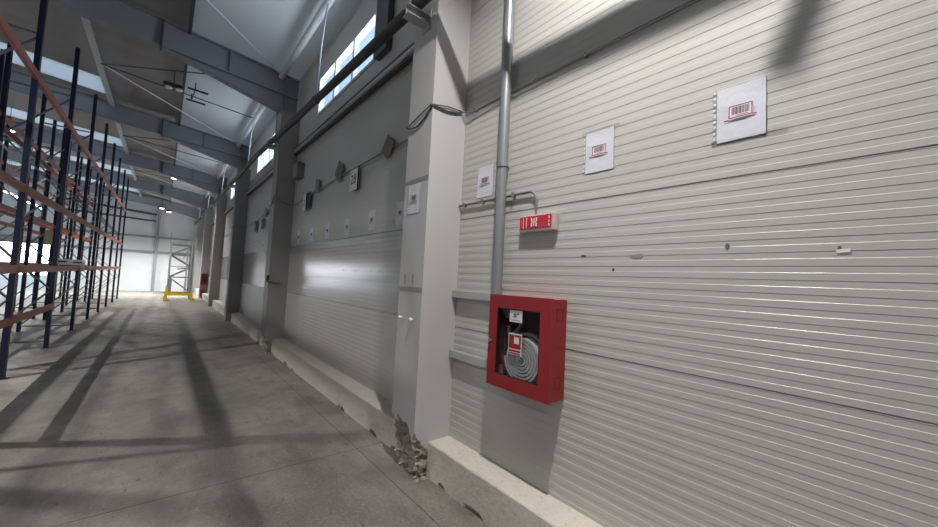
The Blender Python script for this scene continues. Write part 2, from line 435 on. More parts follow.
# purlins, struts and tie rods between the rafters
def zr(x): return zt(x)-.06
for k, (y0, y1) in enumerate(zip(RY, RY[1:])):
    ordn = ['behind the camera', 'in the nearest roof bay', 'in the second roof bay', 'in the third roof bay', 'in the fourth roof bay', 'in the last roof bay'][k]
    bm = nb(); bar(bm, (-1.66, y0+.12, 7.17), (-1.66, y1-.12, 7.17), .1, .12)
    tag(obj('roof_strut', bm, WSTEEL), 'pale roof strut above the racks, '+ordn, 'beam')
    bm = nb(); tube(bm, [(1.93, y0+.12, 6.78), (1.93, y1-.12, 6.78)], .07, 14)
    tag(obj('eaves_tube', bm, WSTEEL), 'white tube atop the right wall, '+ordn, 'tube')
    bm = nb(); prism(bm, [(.06, zr(.1)-.02), (.12, zr(.1)-.02), (.12, zr(.1)+.17), (.06, zr(.1)+.17)], 1, y0+.12, y1-.12)
    tag(obj('roof_purlin', bm, STEELD), 'dark purlin edging the pale roof sheets, '+ordn, 'beam')
    ym = (y0+y1)/2 - .1
    for (xe, ye, nm, m) in ((1.9, y0+.2, 'near end of the bay', STEELD), (1.92, ym, 'middle of the wall side', STEELD), (1.9, y1-.2, 'far end of the bay', WSTEEL)):
        bm = nb(); tube(bm, [(-1.6, ym, 7.1), (xe, ye, 6.80)], .016, 8)
        tag(obj('tie_rod', bm, m), '%s roof rod to the %s, %s' % ('white' if m is WSTEEL else 'dark', nm, ordn), 'rod')
# ------------------------------------------------------------------ concrete columns
CLAB = [None, 'large white concrete column beside the red hose cabinet, chipped at its foot',
        'second concrete column, grey, with cable draped over it', 'third concrete column in the row along the wall',
        'fourth concrete column, before the red box', 'fifth concrete column, with the small red box on it', 'farthest concrete column by the far wall']
def column_mesh(chip, chip_pts):
    bm = nb()
    x0, x1, y0, y1, z1 = CX, W+.05, 0, CW, 5.93
    nx, ny = (24, 24) if chip else (4, 4)
    zs = [i*.02 for i in range(31)] + [.8, 1.2, 2, 3, 4, 5, z1] if chip else [0, z1]
    per = [(x1, y0)] + [(x0 + (x1-x0)*(1-i/nx), y0) for i in range(1, nx)] + [(x0, y0 + (y1-y0)*i/ny) for i in range(ny+1)] + [(x0 + (x1-x0)*i/nx, y1) for i in range(1, nx)] + [(x1, y1)]
    grid = [[bm.verts.new((x, y, z)) for (x, y) in per] for z in zs]
    n = len(per)
    for a, b in zip(grid, grid[1:]):
        for i in range(n): bm.faces.new((a[i], a[(i+1) % n], b[(i+1) % n], b[i]))
    bm.faces.new(grid[0][::-1]); bm.faces.new(grid[-1])
    if chip:
        def nz(a, b, s=1.0): return mnoise.fractal(Vector((a*7*s+chip, b*7*s, chip)), .7, 2.1, 5)
        def cut_x(y, z):       # how deep the aisle-side face is broken
            lim = .50 - .22*max(0, (.14-y))/.14 + .05*nz(y, z, 1.7)
            if z > lim: return 0
            d = .045 + .045*(1-z/.5) + .05*nz(y, z, 1.3) + .018*nz(y+3, z, 5)
            return max(.006, d*min(1, (lim-z)/.035))
        def cut_y(x, z):       # the near face, broken towards the corner only
            lim = .40 - 1.0*(x-x0) + .22*max(0, .16-(x-x0)) + .05*nz(x, z+9, 2)
            if z > lim or x-x0 > .19: return 0
            d = .03 + .05*nz(x+5, z, 2) + .02*nz(x, z, 6)
            return max(.005, d*min(1, (lim-z)/.03))
        hurt = set()
        for v in bm.verts:
            x, y, z = v.co
            if z > .62 or x > x1-.1: continue
            cx, cy = cut_x(y, z), cut_y(x, z)
            if x < x0+cx: v.co.x = x0+cx; hurt.add(v)
            if y < cy: v.co.y = cy; hurt.add(v)
        for f in bm.faces:
            if sum(v in hurt for v in f.verts) >= 2: f.material_index = 1
    return bm
for k, c in enumerate(COL):
    if k == 0: continue
    if c > YF: break
    o = obj('concrete_column', column_mesh({1: 3.0, 2: 7.0}.get(k, 0), None), [PLASTER if k in (1, 5) else PLASTER2, RUBBLE], loc=(0, c, 0))
    tag(o, CLAB[k], 'column')

# rubble at the feet of the two chipped columns
def chunk(r, seed):
    b = nb(); bmesh.ops.create_icosphere(b, subdivisions=2, radius=r)
    for v in b.verts: v.co *= 1 + .45*mnoise.noise(v.co*(1.4/r)*.5 + Vector((seed, seed*2, 0)))
    for v in b.verts: v.co.z = max(v.co.z*.7, -r*.35)
    return b
def place_chunks(spots, what, grp):
    for i, (x, y, r) in enumerate(spots):
        o = obj('concrete_chunk', chunk(r, i*3.1+1), RUBBLE, loc=(x, y, r*.35))
        tag(o, what, 'rubble', grp)
place_chunks([(2.02, 3.06, .024), (2.09, 3.07, .028), (2.12, 3.05, .018), (2.03, 3.13, .022), (2.06, 3.30, .025), (2.05, 3.45, .02)],
             'small broken concrete lump at the chipped foot of the nearest column', 'concrete lumps at the nearest column foot')
place_chunks([(2.04, 9.86, .035), (2.10, 9.86, .03)],
             'broken concrete lump at the chipped foot of the second column', 'concrete lumps at the second column foot')

# kerb along the wall foot, one length per bay
for i, (y0, y1) in enumerate([(YB, COL[1])] + [(c+CW, d_) for c, d_ in zip(COL[1:], COL[2:])]):
    bm = nb()
    n = max(8, int((y1-y0)/.04)) if i in (0, 1, 2) else 30
    rows_ = []
    for k in range(n+1):
        y = y0 + (y1-y0)*k/n
        e = .006*mnoise.noise(Vector((0, y*2.2, 1.0))) + .003*mnoise.noise(Vector((0, y*9, 3)))
        cz = mnoise.fractal(Vector((0, y*3.1, 5+i)), .8, 2, 3)
        bite = max(0, cz-.2)*.10
        h = .02 + max(0, cz)*.05
        xx = 2.143 + e
        rows_.append([bm.verts.new(p) for p in ((xx+bite, y, -.02), (xx+bite*.9, y, h*.6), (xx, y, h), (xx, y, .328), (xx+.008, y, .338), (2.41, y, .342), (2.41, y, -.02))])
    for a, b in zip(rows_, rows_[1:]):
        for q in range(7):
            f = bm.faces.new((a[q], b[q], b[(q+1) % 7], a[(q+1) % 7]))
            if q in (0, 1) and a[0].co.x > 2.158: f.material_index = 1
    bm.faces.new(rows_[0]); bm.faces.new(rows_[-1][::-1])
    o = obj('baseboard_right' if i == 0 else 'baseboard_right.%03d' % i, bm, [CURB, RUBBLE]); struct(o)

# ------------------------------------------------------------------ dark pipe along the columns, its brackets and hangers
def pz(y): return 4.60 + .052*y if y < 12 else 5.224 + .016*(y-12)
PX = 1.83
bm = nb(); tube(bm, [(PX, y, pz(y)) for y in [-7.9, -4, 0, 4, 8, 12, 16, 20, 26, 32, 37.9]], .06, 16)
tag(obj('service_pipe', bm, DARKPIPE, smooth=True), 'long dark pipe running high in front of the concrete columns', 'pipe')
BL = [None, 'pale steel bracket under the dark pipe on the nearest column', 'pale steel bracket on the second column, below the window',
      'pale steel bracket on the third column', 'pale steel bracket on the fourth column', 'pale steel bracket on the fifth column', 'pale steel bracket on the farthest column']
for k, c in enumerate(COL):
    if k == 0: continue
    y = c+.2; z = pz(y)-.06
    t = thing('pipe_bracket', BL[k], 'bracket', (CX, y, z))
    bm = nb(); prism(bm, [(-.26, -.1), (0, -.1), (0, 0), (-.26, 0)] if False else [(-.26, -.012), (0, -.012), (0, 0), (-.26, 0)], 1, -.06, .06)
    prism(bm, [(-.26, -.1), (0, -.1), (0, -.088), (-.26, -.088)], 1, -.06, .06); prism(bm, [(-.26, -.09), (0, -.09), (0, -.01), (-.26, -.01)], 1, -.006, .006)
    obj('arm', bm, GALVL, t)
    bm = nb(); box(bm, -.012, 0, -.08, .08, -.16, .06); obj('wall_plate', bm, GALVL, t)
    bm = nb(); pts = [(CX*0-(CX-PX)+.068*cos(a), 0, .06+.068*sin(a)) for a in [pi*j/10 for j in range(11)]]
    pts = [(pts[0][0], 0, 0)] + pts + [(pts[-1][0], 0, 0)]
    tube(bm, pts, .006, 6); obj('u_bolt', bm, GALV, t)
hl = {0: 'white hanger rod over the spot nearest the camera', 1: 'white hanger rod in front of the nearest ribbon window', 2: 'white hanger rod between the second and third columns',
      3: 'white hanger rod between the third and fourth columns', 4: 'white hanger rod between the fourth and fifth columns', 5: 'white hanger rod next to the far wall'}
for k, (y0, y1) in enumerate(zip(RY, RY[1:])):
    if k == 0: continue
    y = (y0+y1)/2 - .12
    t = thing('pipe_hanger', hl[k], 'rod', (PX, y, pz(y)))
    bm = nb(); tube(bm, [(0, 0, .06), (.03, 0, 1.0), (.08, 0, 6.72-pz(y))], .013, 8); obj('rod', bm, WSTEEL, t)
    bm = nb(); tube(bm, [(.068*cos(a), 0, .068*sin(a)) for a in [2*pi*j/16 for j in range(17)]], .008, 6, cap=False); obj('clamp', bm, GALV, t)
# flat strap that hangs under the pipe near the camera (its shadow falls on the wall)
bm = nb(); bar(bm, (1.83, .585, pz(.6)-.055), (1.83, .69, 4.27), .014, .085, up=(0, 1, 0))
tag(obj('hanging_strap', bm, GALVL), 'flat metal strap hanging below the dark pipe near the camera', 'strap')

# pale steel rail tucked behind the pipe on the wall, bay by bay
rl = ['beside the hose cabinet bay', 'between the nearest and second columns', 'between the second and third columns', 'between the third and fourth columns', 'between the fourth and fifth columns', 'beyond the fifth column']
for i, (y0, y1) in enumerate([(c+CW, d_) for c, d_ in zip(COL[1:], COL[2:])]):
    t = thing('wall_rail', 'grey steel channel along the wall under the windows, ' + rl[i+1], 'rail', (W, y0, 4.88))
    L_ = y1-y0
    bm = nb(); prism(bm, [(0, 0), (-.07, 0), (-.07, .04), (-.06, .04), (-.06, .012), (-.012, .012), (-.012, .168), (-.06, .168), (-.06, .14), (-.07, .14), (-.07, .18), (0, .18)], 1, 0, L_)
    obj('channel', bm, STEELD, t)  # dark steel puts the shade of flanges and gap into the colour
    bm = nb(); tube(bm, [(-.062, .01, .09), (-.062, L_-.01, .09)], .034, 12); obj('lit_web_strip', bm, WSTEEL, t)  # pale tube added to stand in for the lit web of the channel
    # dark box post beside the window
    wy = wins[i+1][0] if i+1 < len(wins) else None
    if wy:
        bm = nb(); box(bm, W-.10, W, wy-.58, wy-.17, 5.34, 6.9)
        tag(obj('window_post', bm, STEELD), 'dark steel post on the wall beside the ribbon window, ' + rl[i+1], 'post')

# ------------------------------------------------------------------ things on the near wall
bm = nb(); tube(bm, [(2.33, 2.41, 1.84), (2.33, 2.41, 6.75)], .047, 20)
t = thing('riser_pipe', 'vertical galvanised pipe rising from behind the red hose cabinet', 'pipe', (0, 0, 0))
obj('pipe', bm, GALVP, t, smooth=True)
for z in (3.0, 4.9, 6.2):
    bm = nb(); tube(bm, [(2.33+.051*cos(a), 2.41+.051*sin(a), z) for a in [2*pi*j/20 for j in range(21)]], .006, 6, cap=False)
    box(bm, 2.376, W+.001, 2.395, 2.425, z-.012, z+.012); obj('clamp', bm, GALV, t)
for z, lab in ((1.805, 'upper pale steel channel between the nearest column and the hose cabinet'), (1.19, 'lower pale steel channel between the nearest column and the hose cabinet')):
    bm = nb(); prism(bm, [(W, z-.035), (W-.06, z-.035), (W-.06, z+.035), (W, z+.035), (W, z+.028), (W-.053, z+.028), (W-.053, z-.028), (W, z-.028)], 1, 2.30, 3.085)
    tag(obj('support_channel', bm, GALVL), lab, 'channel')
# conduit over to the emergency sign
t = thing('conduit', 'thin grey conduit along the wall that bends down to the red exit sign', 'conduit', (0, 0, 0))
bm = nb(); pts = [(2.375, 3.085, 2.735), (2.375, 2.3, 2.735), (2.375, 2.12, 2.735)] + [(2.375, 2.12-.09*sin(a), 2.645+.09*cos(a)) for a in [pi/2*j/6 for j in range(1, 7)]] + [(2.375, 2.03, 2.52)]
tube(bm, pts, .011, 10); obj('tube', bm, GREYP, t, smooth=True)
for y in (3.0, 2.72, 2.30):
    bm = nb(); box(bm, 2.358, W+.002, y-.01, y+.01, 2.715, 2.755); obj('clip', bm, GREYP, t)

# red emergency sign
t = thing('exit_sign', 'red lit emergency exit sign on the ribbed wall', 'sign', (W, 1.995, 2.375))
bm = nb(); box(bm, -.055, 0, -.19, .19, 0, .15); obj('housing', bm, mat('frosted_housing', srgb(196, 178, 172), .25), t, bevel=.012)
bm = nb(); box(bm, -.062, -.053, -.155, .178, .03, .135); obj('red_face', bm, mat('red_sign_face', srgb(196, 22, 48), .3), t, bevel=.003)
bm = nb()
def wrect(bm, y0, y1, z0, z1, x=-.064):
    box(bm, x, x+.003, y0, y1, z0, z1)
# white pictogram strokes: figure between two bars
for s in (.045, -.005):
    wrect(bm, s-.006, s+.006, .045, .075); wrect(bm, s-.006, s+.006, .09, .12)
wrect(bm, -.005, .045, .078, .087); wrect(bm, .015, .027, .05, .115)
obj('running_figure', bm, WHITE, t); bm = nb()
wrect(bm, .10, .104, .035, .13); wrect(bm, .135, .139, .035, .13)
obj('left_stripes', bm, WHITE, t); bm = nb()
wrect(bm, -.14, -.132, .04, .06); wrect(bm, -.14, -.132, .07, .09); wrect(bm, -.14, -.132, .1, .12)
obj('right_dashes', bm, WHITE, t)

# red hose cabinet
CY0, CY1, CZ0, CZ1, CD = 1.703, 2.353, 1.085, 1.835, .195
t = thing('hose_cabinet', 'red fire hose cabinet with a glass door on the ribbed wall', 'cabinet', (W, (CY0+CY1)/2, CZ0))
HW = (CY1-CY0)/2; HH = CZ1-CZ0
bm = nb()
th = .012; D = CD-.025
box(bm, -D, 0, -HW, -HW+th, 0, HH); box(bm, -D, 0, HW-th, HW, 0, HH)
box(bm, -D, 0, -HW+th, HW-th, 0, th); box(bm, -D, 0, -HW+th, HW-th, HH-th, HH)
body = obj('body', bm, RED, t, bevel=.002)
bm = nb(); box(bm, -.012, -.001, -HW+th, HW-th, th, HH-th)
box(bm, -D+.002, -.012, -HW+th, -HW+th+.002, th, HH-th); box(bm, -D+.002, -.012, HW-th-.002, HW-th, th, HH-th)
obj('lining', bm, REDD, t)
# knock-out squares on the near side
for zc in (.635, .13):
    bm = nb(); yy = -HW-.0012
    for a in ((-.125, -.12, zc-.04, zc+.04), (-.055, -.05, zc-.04, zc+.04)): box(bm, a[0], a[1], yy, -HW+.001, a[2], a[3])
    box(bm, -.125, -.05, yy, -HW+.001, zc-.045, zc-.04); box(bm, -.125, -.05, yy, -HW+.001, zc+.04, zc+.045)
    obj('knockout', bm, REDD, body)
door = bpy.data.objects.new('door', None); C.objects.link(door); door.parent = t; door.location = (-CD, 0, 0)
bm = nb()
wy0, wy1, wz0, wz1 = 1.80-2.028, 2.26-2.028, .105, .65
e = .006
for a in ((-HW-e, wy0, -e, HH+e), (wy1, HW+e, -e, HH+e), (wy0, wy1, -e, wz0), (wy0, wy1, wz1, HH+e)): box(bm, 0, .025, *a)
obj('door_frame', bm, RED, door)
bm = nb(); box(bm, .012, .016, wy0-.004, wy1+.004, wz0-.004, wz1+.004); obj('glass', bm, CABGLASS, door)
bm = nb()
g = .006
for a in ((wy0, wy0+g, wz0, wz1), (wy1-g, wy1, wz0, wz1), (wy0+g, wy1-g, wz0, wz0+g), (wy0+g, wy1-g, wz1-g, wz1)): box(bm, .0, .012, *a)
obj('gasket', bm, BLACK, door)
bm = nb(); lathe(bm, [(.012, -.02), (.014, -.012), (.009, -.01), (.009, .0)], Matrix.Translation((0, HW-.03, .36)) @ Matrix.Rotation(pi/2, 4, 'Y'), 16)
bar(bm, (-.02, HW-.03, .345), (-.02, HW-.03, .39), .008, .006); obj('lock', bm, GALV, door)
# white sticker at the top of the glass
s = bpy.data.objects.new('sticker', None); C.objects.link(s); s.parent = door
bm = nb(); box(bm, .008, .0115, -.04, .095, .545, .64); o = obj('notice_sticker', bm, WHITE, door); bpy.data.objects.remove(s)
bm = nb(); box(bm, .0065, .0082, .015, .055, .585, .592); box(bm, .0065, .0082, .03, .05, .60, .612); box(bm, .0065, .0082, -.01, .02, .61, .614); box(bm, .0065, .0082, -.02, .07, .56, .563)
bar(bm, (.0075, .04, .585), (.0075, -.005, .625), .0015, .006, up=(1, 0, 0)); obj('print', bm, INK, o)
# red pictogram sign hanging inside the glass
bm = nb(); box(bm, .007, .0115, -.045, .095, .285, .455); o = obj('hose_pictogram', bm, WHITE, door)
bm = nb(); box(bm, .0055, .0072, .035, .088, .335, .445); box(bm, .0055, .0072, -.04, .035, .335, .375); box(bm, .0055, .0072, -.04, -.02, .375, .445)
box(bm, .0055, .0072, -.02, .03, .43, .445); box(bm, .0055, .0072, -.038, .088, .31, .325); box(bm, .0055, .0072, -.038, .088, .292, .302); obj('print', bm, RED, o)
# coiled flat hose: a spiral
bm = nb(); pts = []; turns = 7
cy, cz = -.055, .255
def strip_spiral(bm, cy, cz, x0, x1, r0, r1, turns, th):
    n = turns*40; prev = None
    for i in range(n+1):
        a = 2*pi*turns*i/n; r = r0 + (r1-r0)*i/n; ri = r - th
        q = [bm.verts.new((x, cy + rr*cos(a), cz + rr*sin(a))) for x, rr in ((x0, r), (x1, r), (x1, ri), (x0, ri))]
        if prev:
            for k in range(4): bm.faces.new((prev[k], prev[(k+1) % 4], q[(k+1) % 4], q[k]))
        else: bm.faces.new(q)
        prev = q
    bm.faces.new(prev[::-1])
strip_spiral(bm, -.03, .255, -.165, -.085, .03, .19, 6, .017)
hose = obj('hose', bm, HOSE, t, smooth=True)
# loose turn and tail of the hose
bm = nb()
tube(bm, [(-.10, -.04+.205*cos(a), .255+.2*sin(a)) for a in [radians(20+ j*8) for j in range(22)]] + [(-.11, .13, .30), (-.12, .15, .42), (-.12, .17, .50)], .015, 8)
obj('hose_tail', bm, HOSE2, t, smooth=True)
bm = nb(); lathe(bm, [(.018, 0), (.034, .01), (.034, .03), (.02, .04), (.016, .1), (.011, .17)], Matrix.Translation((-.12, .10, .42)) @ Matrix.Rotation(radians(35), 4, 'X'), 20); obj('nozzle', bm, GALV, t, smooth=True)
bm = nb(); tube(bm, [(-.08, .23, .70), (-.09, .22, .62), (-.10, .19, .57)], .025, 14); lathe(bm, [(.045, 0), (.048, .012), (.045, .024)], Matrix.Translation((-.12, .2, .63)) @ Matrix.Rotation(pi/2, 4, 'Y'), 18); obj('valve', bm, GALV, t, smooth=True)
bm = nb(); box(bm, -.15, -.07, -.275, -.245, .12, .19); obj('coupling', bm, BLACK, t, bevel=.006)
bm = nb(); tube(bm, [(-.12, .23, .16), (-.13, .19, .13), (-.12, .10, .20)], .01, 8); tube(bm, [(-.12, .235, .25), (-.13, .18, .13)], .008, 8); obj('red_lever', bm, RED, t)

# barcode sheets in plastic pockets
def sheet_parts(t, w=.21, h=.297, seed=0, barcode=True, far=False):
    bm = nb(); nx, nz = (10, 14) if not far else (3, 4)
    g = {}
    for s in (0, 1):
        for i in range(nx+1):
            for j in range(nz+1):
                y = -w/2 + w*i/nx; z = -h/2 + h*j/nz
                d = .0035*mnoise.noise(Vector((y*16+seed, z*9, seed*2.3))) + .002
                g[s, i, j] = bm.verts.new((-(d+.0025)+(s*.0012), y, z))
    for s in (0, 1):
        for i in range(nx):
            for j in range(nz): bm.faces.new((g[s, i, j], g[s, i+1, j], g[s, i+1, j+1], g[s, i, j+1]))
    for i in range(nx):
        for j in (0, nz): bm.faces.new((g[0, i, j], g[0, i+1, j], g[1, i+1, j], g[1, i, j]))
    for j in range(nz):
        for i in (0, nx): bm.faces.new((g[0, i, j], g[0, i, j+1], g[1, i, j+1], g[1, i, j]))
    obj('paper', bm, PAPER, t, smooth=True)
    bm = nb(); box(bm, -.0015, -.0005, -w/2-.006, w/2+.024, -h/2-.008, h/2+.006); obj('plastic_pocket', bm, FILM, t)
    if not far:
        bm = nb()
        for k in range(9): box(bm, -.0022, -.0016, w/2+.008, w/2+.019, -h/2+.02+k*h/9, -h/2+.036+k*h/9)
        obj('punched_edge', bm, WHITE, t)
    lab = None
    if barcode:
        bm = nb(); box(bm, -.0098, -.009, -.058, .058, -.037, .041); lab = obj('printed_label', bm, mat_pink, t)
        bm = nb(); z0, z1, y0, y1, q = -.031, .039, -.055, .055, .005
        for a in ((y0, y1, z0, z0+q), (y0, y1, z1-q, z1), (y0, y0+q, z0, z1), (y1-q, y1, z0, z1), (y0-.018, y0, z0-.004, z0+.002), (y1, y1+.022, z0-.01, z0-.004)): box(bm, -.0105, -.0099, *a)
        obj('red_frame', bm, MAROON, lab)
        bm = nb(); y = -.040; r = random.Random(seed)
        while y < .038:
            b = r.choice((.002, .003, .0045)); box(bm, -.0105, -.0099, y, y+b, -.012, .03); y += b + r.choice((.002, .003))
        obj('barcode', bm, INK, lab)
        bm = nb(); box(bm, -.0104, -.0099, -.035, .02, -.021, -.018); obj('caption', bm, MAROON, lab)
mat_pink = mat('printed_label_paper', srgb(232, 214, 222), .5, var=.02)
near_sheets = [((W, .612, 2.952), 'large barcode sheet in a plastic pocket, nearest to the camera on the right', 1),
               ((W, 1.472, 2.943), 'barcode sheet in a plastic pocket, above and right of the exit sign', 2),
               ((W, 2.715, 2.938), 'barcode sheet partly hidden behind the galvanised riser pipe', 3),
               ((CX, 3.345, 2.775), 'barcode sheet taped on the face of the nearest concrete column', 4),
               ((W, 4.40, 2.81), 'paper sheet peeking out behind the nearest column edge', 5)]
for p, lab, sd in near_sheets:
    t = thing('barcode_sheet', lab, 'paper sheet', p, group='barcode sheets on the wall'); sheet_parts(t, seed=sd, w=.225, h=.31)
far_l = ['first sheet beyond the nearest column on the second bay wall', 'second sheet beyond the nearest column on the wall', 'third sheet beyond the nearest column on the wall',
         'fourth sheet beyond the nearest column on the wall', 'last sheet before the second column, in its reflection']
for (y, z), l in zip(((5.27, 2.80), (6.25, 2.77), (7.24, 2.78), (8.22, 2.78), (9.2, 2.78)), far_l):
    t = thing('barcode_sheet', 'white ' + l, 'paper sheet', (W, y, z), group='barcode sheets on the wall'); sheet_parts(t, seed=y, w=.225, h=.31)
for y, l in zip((11.0, 12.1, 13.2, 14.3, 15.4), ('nearest to the second column', 'second from the second column', 'third of the row, mid-way', 'fourth of the row', 'last of the row')):
    t = thing('barcode_sheet', 'small white sheet between the second and third columns, ' + l, 'paper sheet', (W, y, 2.78), group='barcode sheets on the wall'); sheet_parts(t, seed=y, w=.225, h=.31)
for y, l in zip((18.5, 20.5), ('near the third column', 'farther along')):
    t = thing('barcode_sheet', 'tiny white sheet on the wall beyond the third column, ' + l, 'paper sheet', (W, y, 2.78), group='barcode sheets on the wall'); sheet_parts(t, seed=y, w=.225, h=.31, far=True)

def flatpatch(name, x, y, z, w, h, m, label, cat, rot=0, th=.0012, jag=0, group=None):
    bm = nb(); n = 12
    if jag:
        pts = []
        for k in range(n):
            a = 2*pi*k/n; r = 1 + jag*mnoise.noise(Vector((cos(a)*2+y*7, sin(a)*2, z*5)))
            pts.append((w/2*r*cos(a), h/2*r*sin(a)))
    else: pts = [(-w/2, -h/2), (w/2, -h/2), (w/2, h/2), (-w/2, h/2)]
    pts = [(a*cos(rot)-b*sin(rot), a*sin(rot)+b*cos(rot)) for a, b in pts]
    prism(bm, pts, 0, -th, 0)
    return tag(obj(name, bm, m, loc=(x, y, z)), label, cat, group)
CLEART = glassy('clear_tape_film', (.95, .95, .94, 1), .15)
flatpatch('tape_strip', W, .58, 2.795, .34, .03, CLEART, 'clear tape across the foot of the largest barcode sheet', 'tape', rot=.0, th=.0105)
flatpatch('tape_strip', W, 1.47, 3.10, .30, .02, CLEART, 'clear tape across the top of the sheet above the exit sign', 'tape', th=.0105)
flatpatch('tape_strip', CX, 3.32, 2.965, .45, .045, TAPE, 'brown tape across the nearest column above its sheet', 'tape', th=.002)
flatpatch('tape_strip', CX, 3.32, 1.83, .45, .05, TAPE, 'old tape band across the nearest column above the white knobs', 'tape', th=.002)
flatpatch('tape_residue', CX, 3.44, 1.93, .03, .11, TAPE, 'left vertical tape smudge on the nearest column', 'tape', th=.002, jag=.5)
flatpatch('tape_residue', CX, 3.28, 1.94, .03, .12, TAPE, 'right vertical tape smudge on the nearest column', 'tape', th=.002, jag=.5)
t = thing('tape_scrap', 'torn white and brown tape scrap on the right part of the wall', 'tape', (W, .21, 2.165))
bm = nb(); prism(bm, [(-.022, -.008), (.024, -.012), (.026, .004), (-.02, .008)], 0, -.003, 0); obj('white_tape', bm, WHITE, t)
bm = nb(); prism(bm, [(.008, .006), (.022, .005), (.018, .022), (.008, .02)], 0, -.003, 0); obj('brown_tape', bm, CARD, t)
flatpatch('tape_scrap', W, .668, 2.205, .022, .03, CARD, 'small brown scrap on the wall left of the white tape scrap', 'tape', jag=.9, th=.003)
flatpatch('scuff_mark', W, 1.17, 2.16, .10, .03, TAPE, 'pale tape smear on the wall right of the exit sign', 'mark', jag=.8)
flatpatch('scuff_mark', W, 1.575, 2.17, .05, .012, INK, 'small dark scrape on the wall just right below the exit sign', 'mark', jag=.9)
flatpatch('scuff_mark', W, 1.335, 2.07, .02, .02, INK, 'tiny dark nick on the wall below the other scrapes', 'mark', jag=.9)
for y, w_ in ((4.9, .05), (5.2, .04), (5.75, .12), (6.3, .1)):
    flatpatch('scuff_mark', W, y, 2.03, w_, .035, TAPE, 'old tape smudge in the row on the wall between the first two columns', 'mark', jag=.8, group='tape smudges in a row')
# white knobs on the nearest column
for y, l in ((3.45, 'left white knob screwed on the nearest column face'), (3.235, 'right white knob screwed on the nearest column face')):
    bm = nb(); lathe(bm, [(.009, 0), (.009, .02), (.017, .024), (.02, .034), (.016, .044), (.006, .048)], Matrix.Translation((CX, y, 1.53)) @ Matrix.Rotation(-pi/2, 4, 'Y'), 16)
    tag(obj('white_cap', bm, WHITE, smooth=True), l, 'knob')

# cables
bm = nb(); tube(bm, [(2.372, -7.5, 3.725), (2.372, -2, 3.722), (2.372, 1, 3.718), (2.372, 2.6, 3.712), (2.36, 2.95, 3.70), (2.33, 3.07, 3.735)], .007, 8)
t = thing('wall_cable', 'dark cable along the upper panel seam of the near wall', 'cable'); obj('cable', bm, GREYP, t)
for y in (2.9, 1.6, .3, -1.0):
    bm = nb(); box(bm, 2.36, W+.001, y-.008, y+.008, 3.702, 3.73); obj('clip', bm, GREYP, t)
bm = nb()
tube(bm, [(2.33, 3.07, 3.735), (2.25, 3.075, 3.70), (2.12, 3.075, 3.68), (1.99, 3.075, 3.69), (1.962, 3.08, 3.69), (1.962, 3.2, 3.60), (1.962, 3.35, 3.545), (1.962, 3.5, 3.56), (1.965, 3.58, 3.60)], .009, 8)
tube(bm, [(2.33, 3.075, 3.745), (2.15, 3.075, 3.735), (1.99, 3.075, 3.70), (1.960, 3.1, 3.70), (1.962, 3.3, 3.66), (1.963, 3.5, 3.61), (1.99, 3.6, 3.60), (2.36, 3.8, 3.74)], .006, 8)
tag(obj('draped_cable', bm, STEELD), 'two dark cables draped around the nearest concrete column', 'cable')
bm = nb(); tube(bm, [(2.36, 3.8, 3.74), (2.36, 4.6, 3.77), (2.36, 6.5, 3.74), (2.36, 8.7, 3.64), (2.36, 9.5, 3.60), (2.34, 9.85, 3.60), (2.1, 9.87, 3.68), (1.96, 9.88, 3.80), (1.955, 10.1, 3.62), (1.965, 10.4, 3.6), (2.36, 10.6, 3.72)], .011, 8)
tag(obj('hanging_cable', bm, GREYP), 'grey cable strung along the wall between the nearest and second columns', 'cable')
bm = nb(); tube(bm, [(2.36, 10.6, 3.72), (2.36, 13, 3.74), (2.36, 14.5, 3.66), (2.36, 16.5, 3.6), (2.1, 16.67, 3.6), (1.95, 16.68, 3.6), (1.95, 17.2, 3.6), (2.36, 17.4, 3.65), (2.36, 23, 3.65)], .011, 8)
tag(obj('hanging_cable', bm, GREYP), 'grey cable strung along the wall between the second and third columns', 'cable')

# plates and number cards hanging on the cable
def plate(y, z, s, rot, m, lab, lean=.1):
    bm = nb(); prism(bm, [(-s/2, -s/2), (s/2, -s/2), (s/2, s/2), (-s/2, s/2)], 0, -.004, .004)
    o = obj('hanging_plate', bm, m, loc=(W-.05, y, z), bevel=.001); o.rotation_euler = (rot, 0, 0)
    return tag(o, lab, 'plate', 'square plates hung on the wall cable')
plate(4.80, 3.80, .27, radians(40), CARD, 'brown square plate hung cornerwise, nearest of the plates on the cable')
plate(6.70, 3.83, .30, radians(38), mat('dull_plate', srgb(104, 100, 96), .6), 'dark grey plate hung cornerwise, second on the wall cable')
plate(7.92, 3.78, .26, radians(12), GREYP, 'grey square plate hung nearly level, third on the wall cable')
plate(12.9, 3.80, .24, radians(30), GREYP, 'grey square plate on the cable beyond the second column')
def card(y, z, txt, lab, m=WHITE, far=False):
    t = thing('number_card', lab, 'card', (W-.05, y, z), group='cards hung on the wall cable')
    bm = nb(); box(bm, -.003, .003, -.16, .16, -.18, .18); obj('card', bm, m, t)
    if m is WHITE:
        bm = nb(); box(bm, -.006, .008, -.19, -.165, -.2, .2); box(bm, -.006, .008, -.165, -.05, -.2, -.188); obj('dark_edge', bm, BLACK, t)
        for s, yo, zo, sz in txt:
            b = text_bm(s, sz); b.transform(WALLROT); obj('number', b, INK, t, loc=(-.0045, yo, zo))
    return t
card(5.98, 3.545, [('28', 0, .0, .23)], 'white card reading 28 hung on the cable between two columns')
card(8.72, 3.53, [('2', .05, .0, .2)], 'white card with dark edges, farther along the same cable')
card(8.50, 3.55, [], 'narrow black card hung beside the far white card', BLACK)
card(12.96+.3, 3.46, [], 'black card on the cable past the second column, nearer one', BLACK)
card(14.4, 3.46, [], 'black card on the cable past the second column, farther one', BLACK)
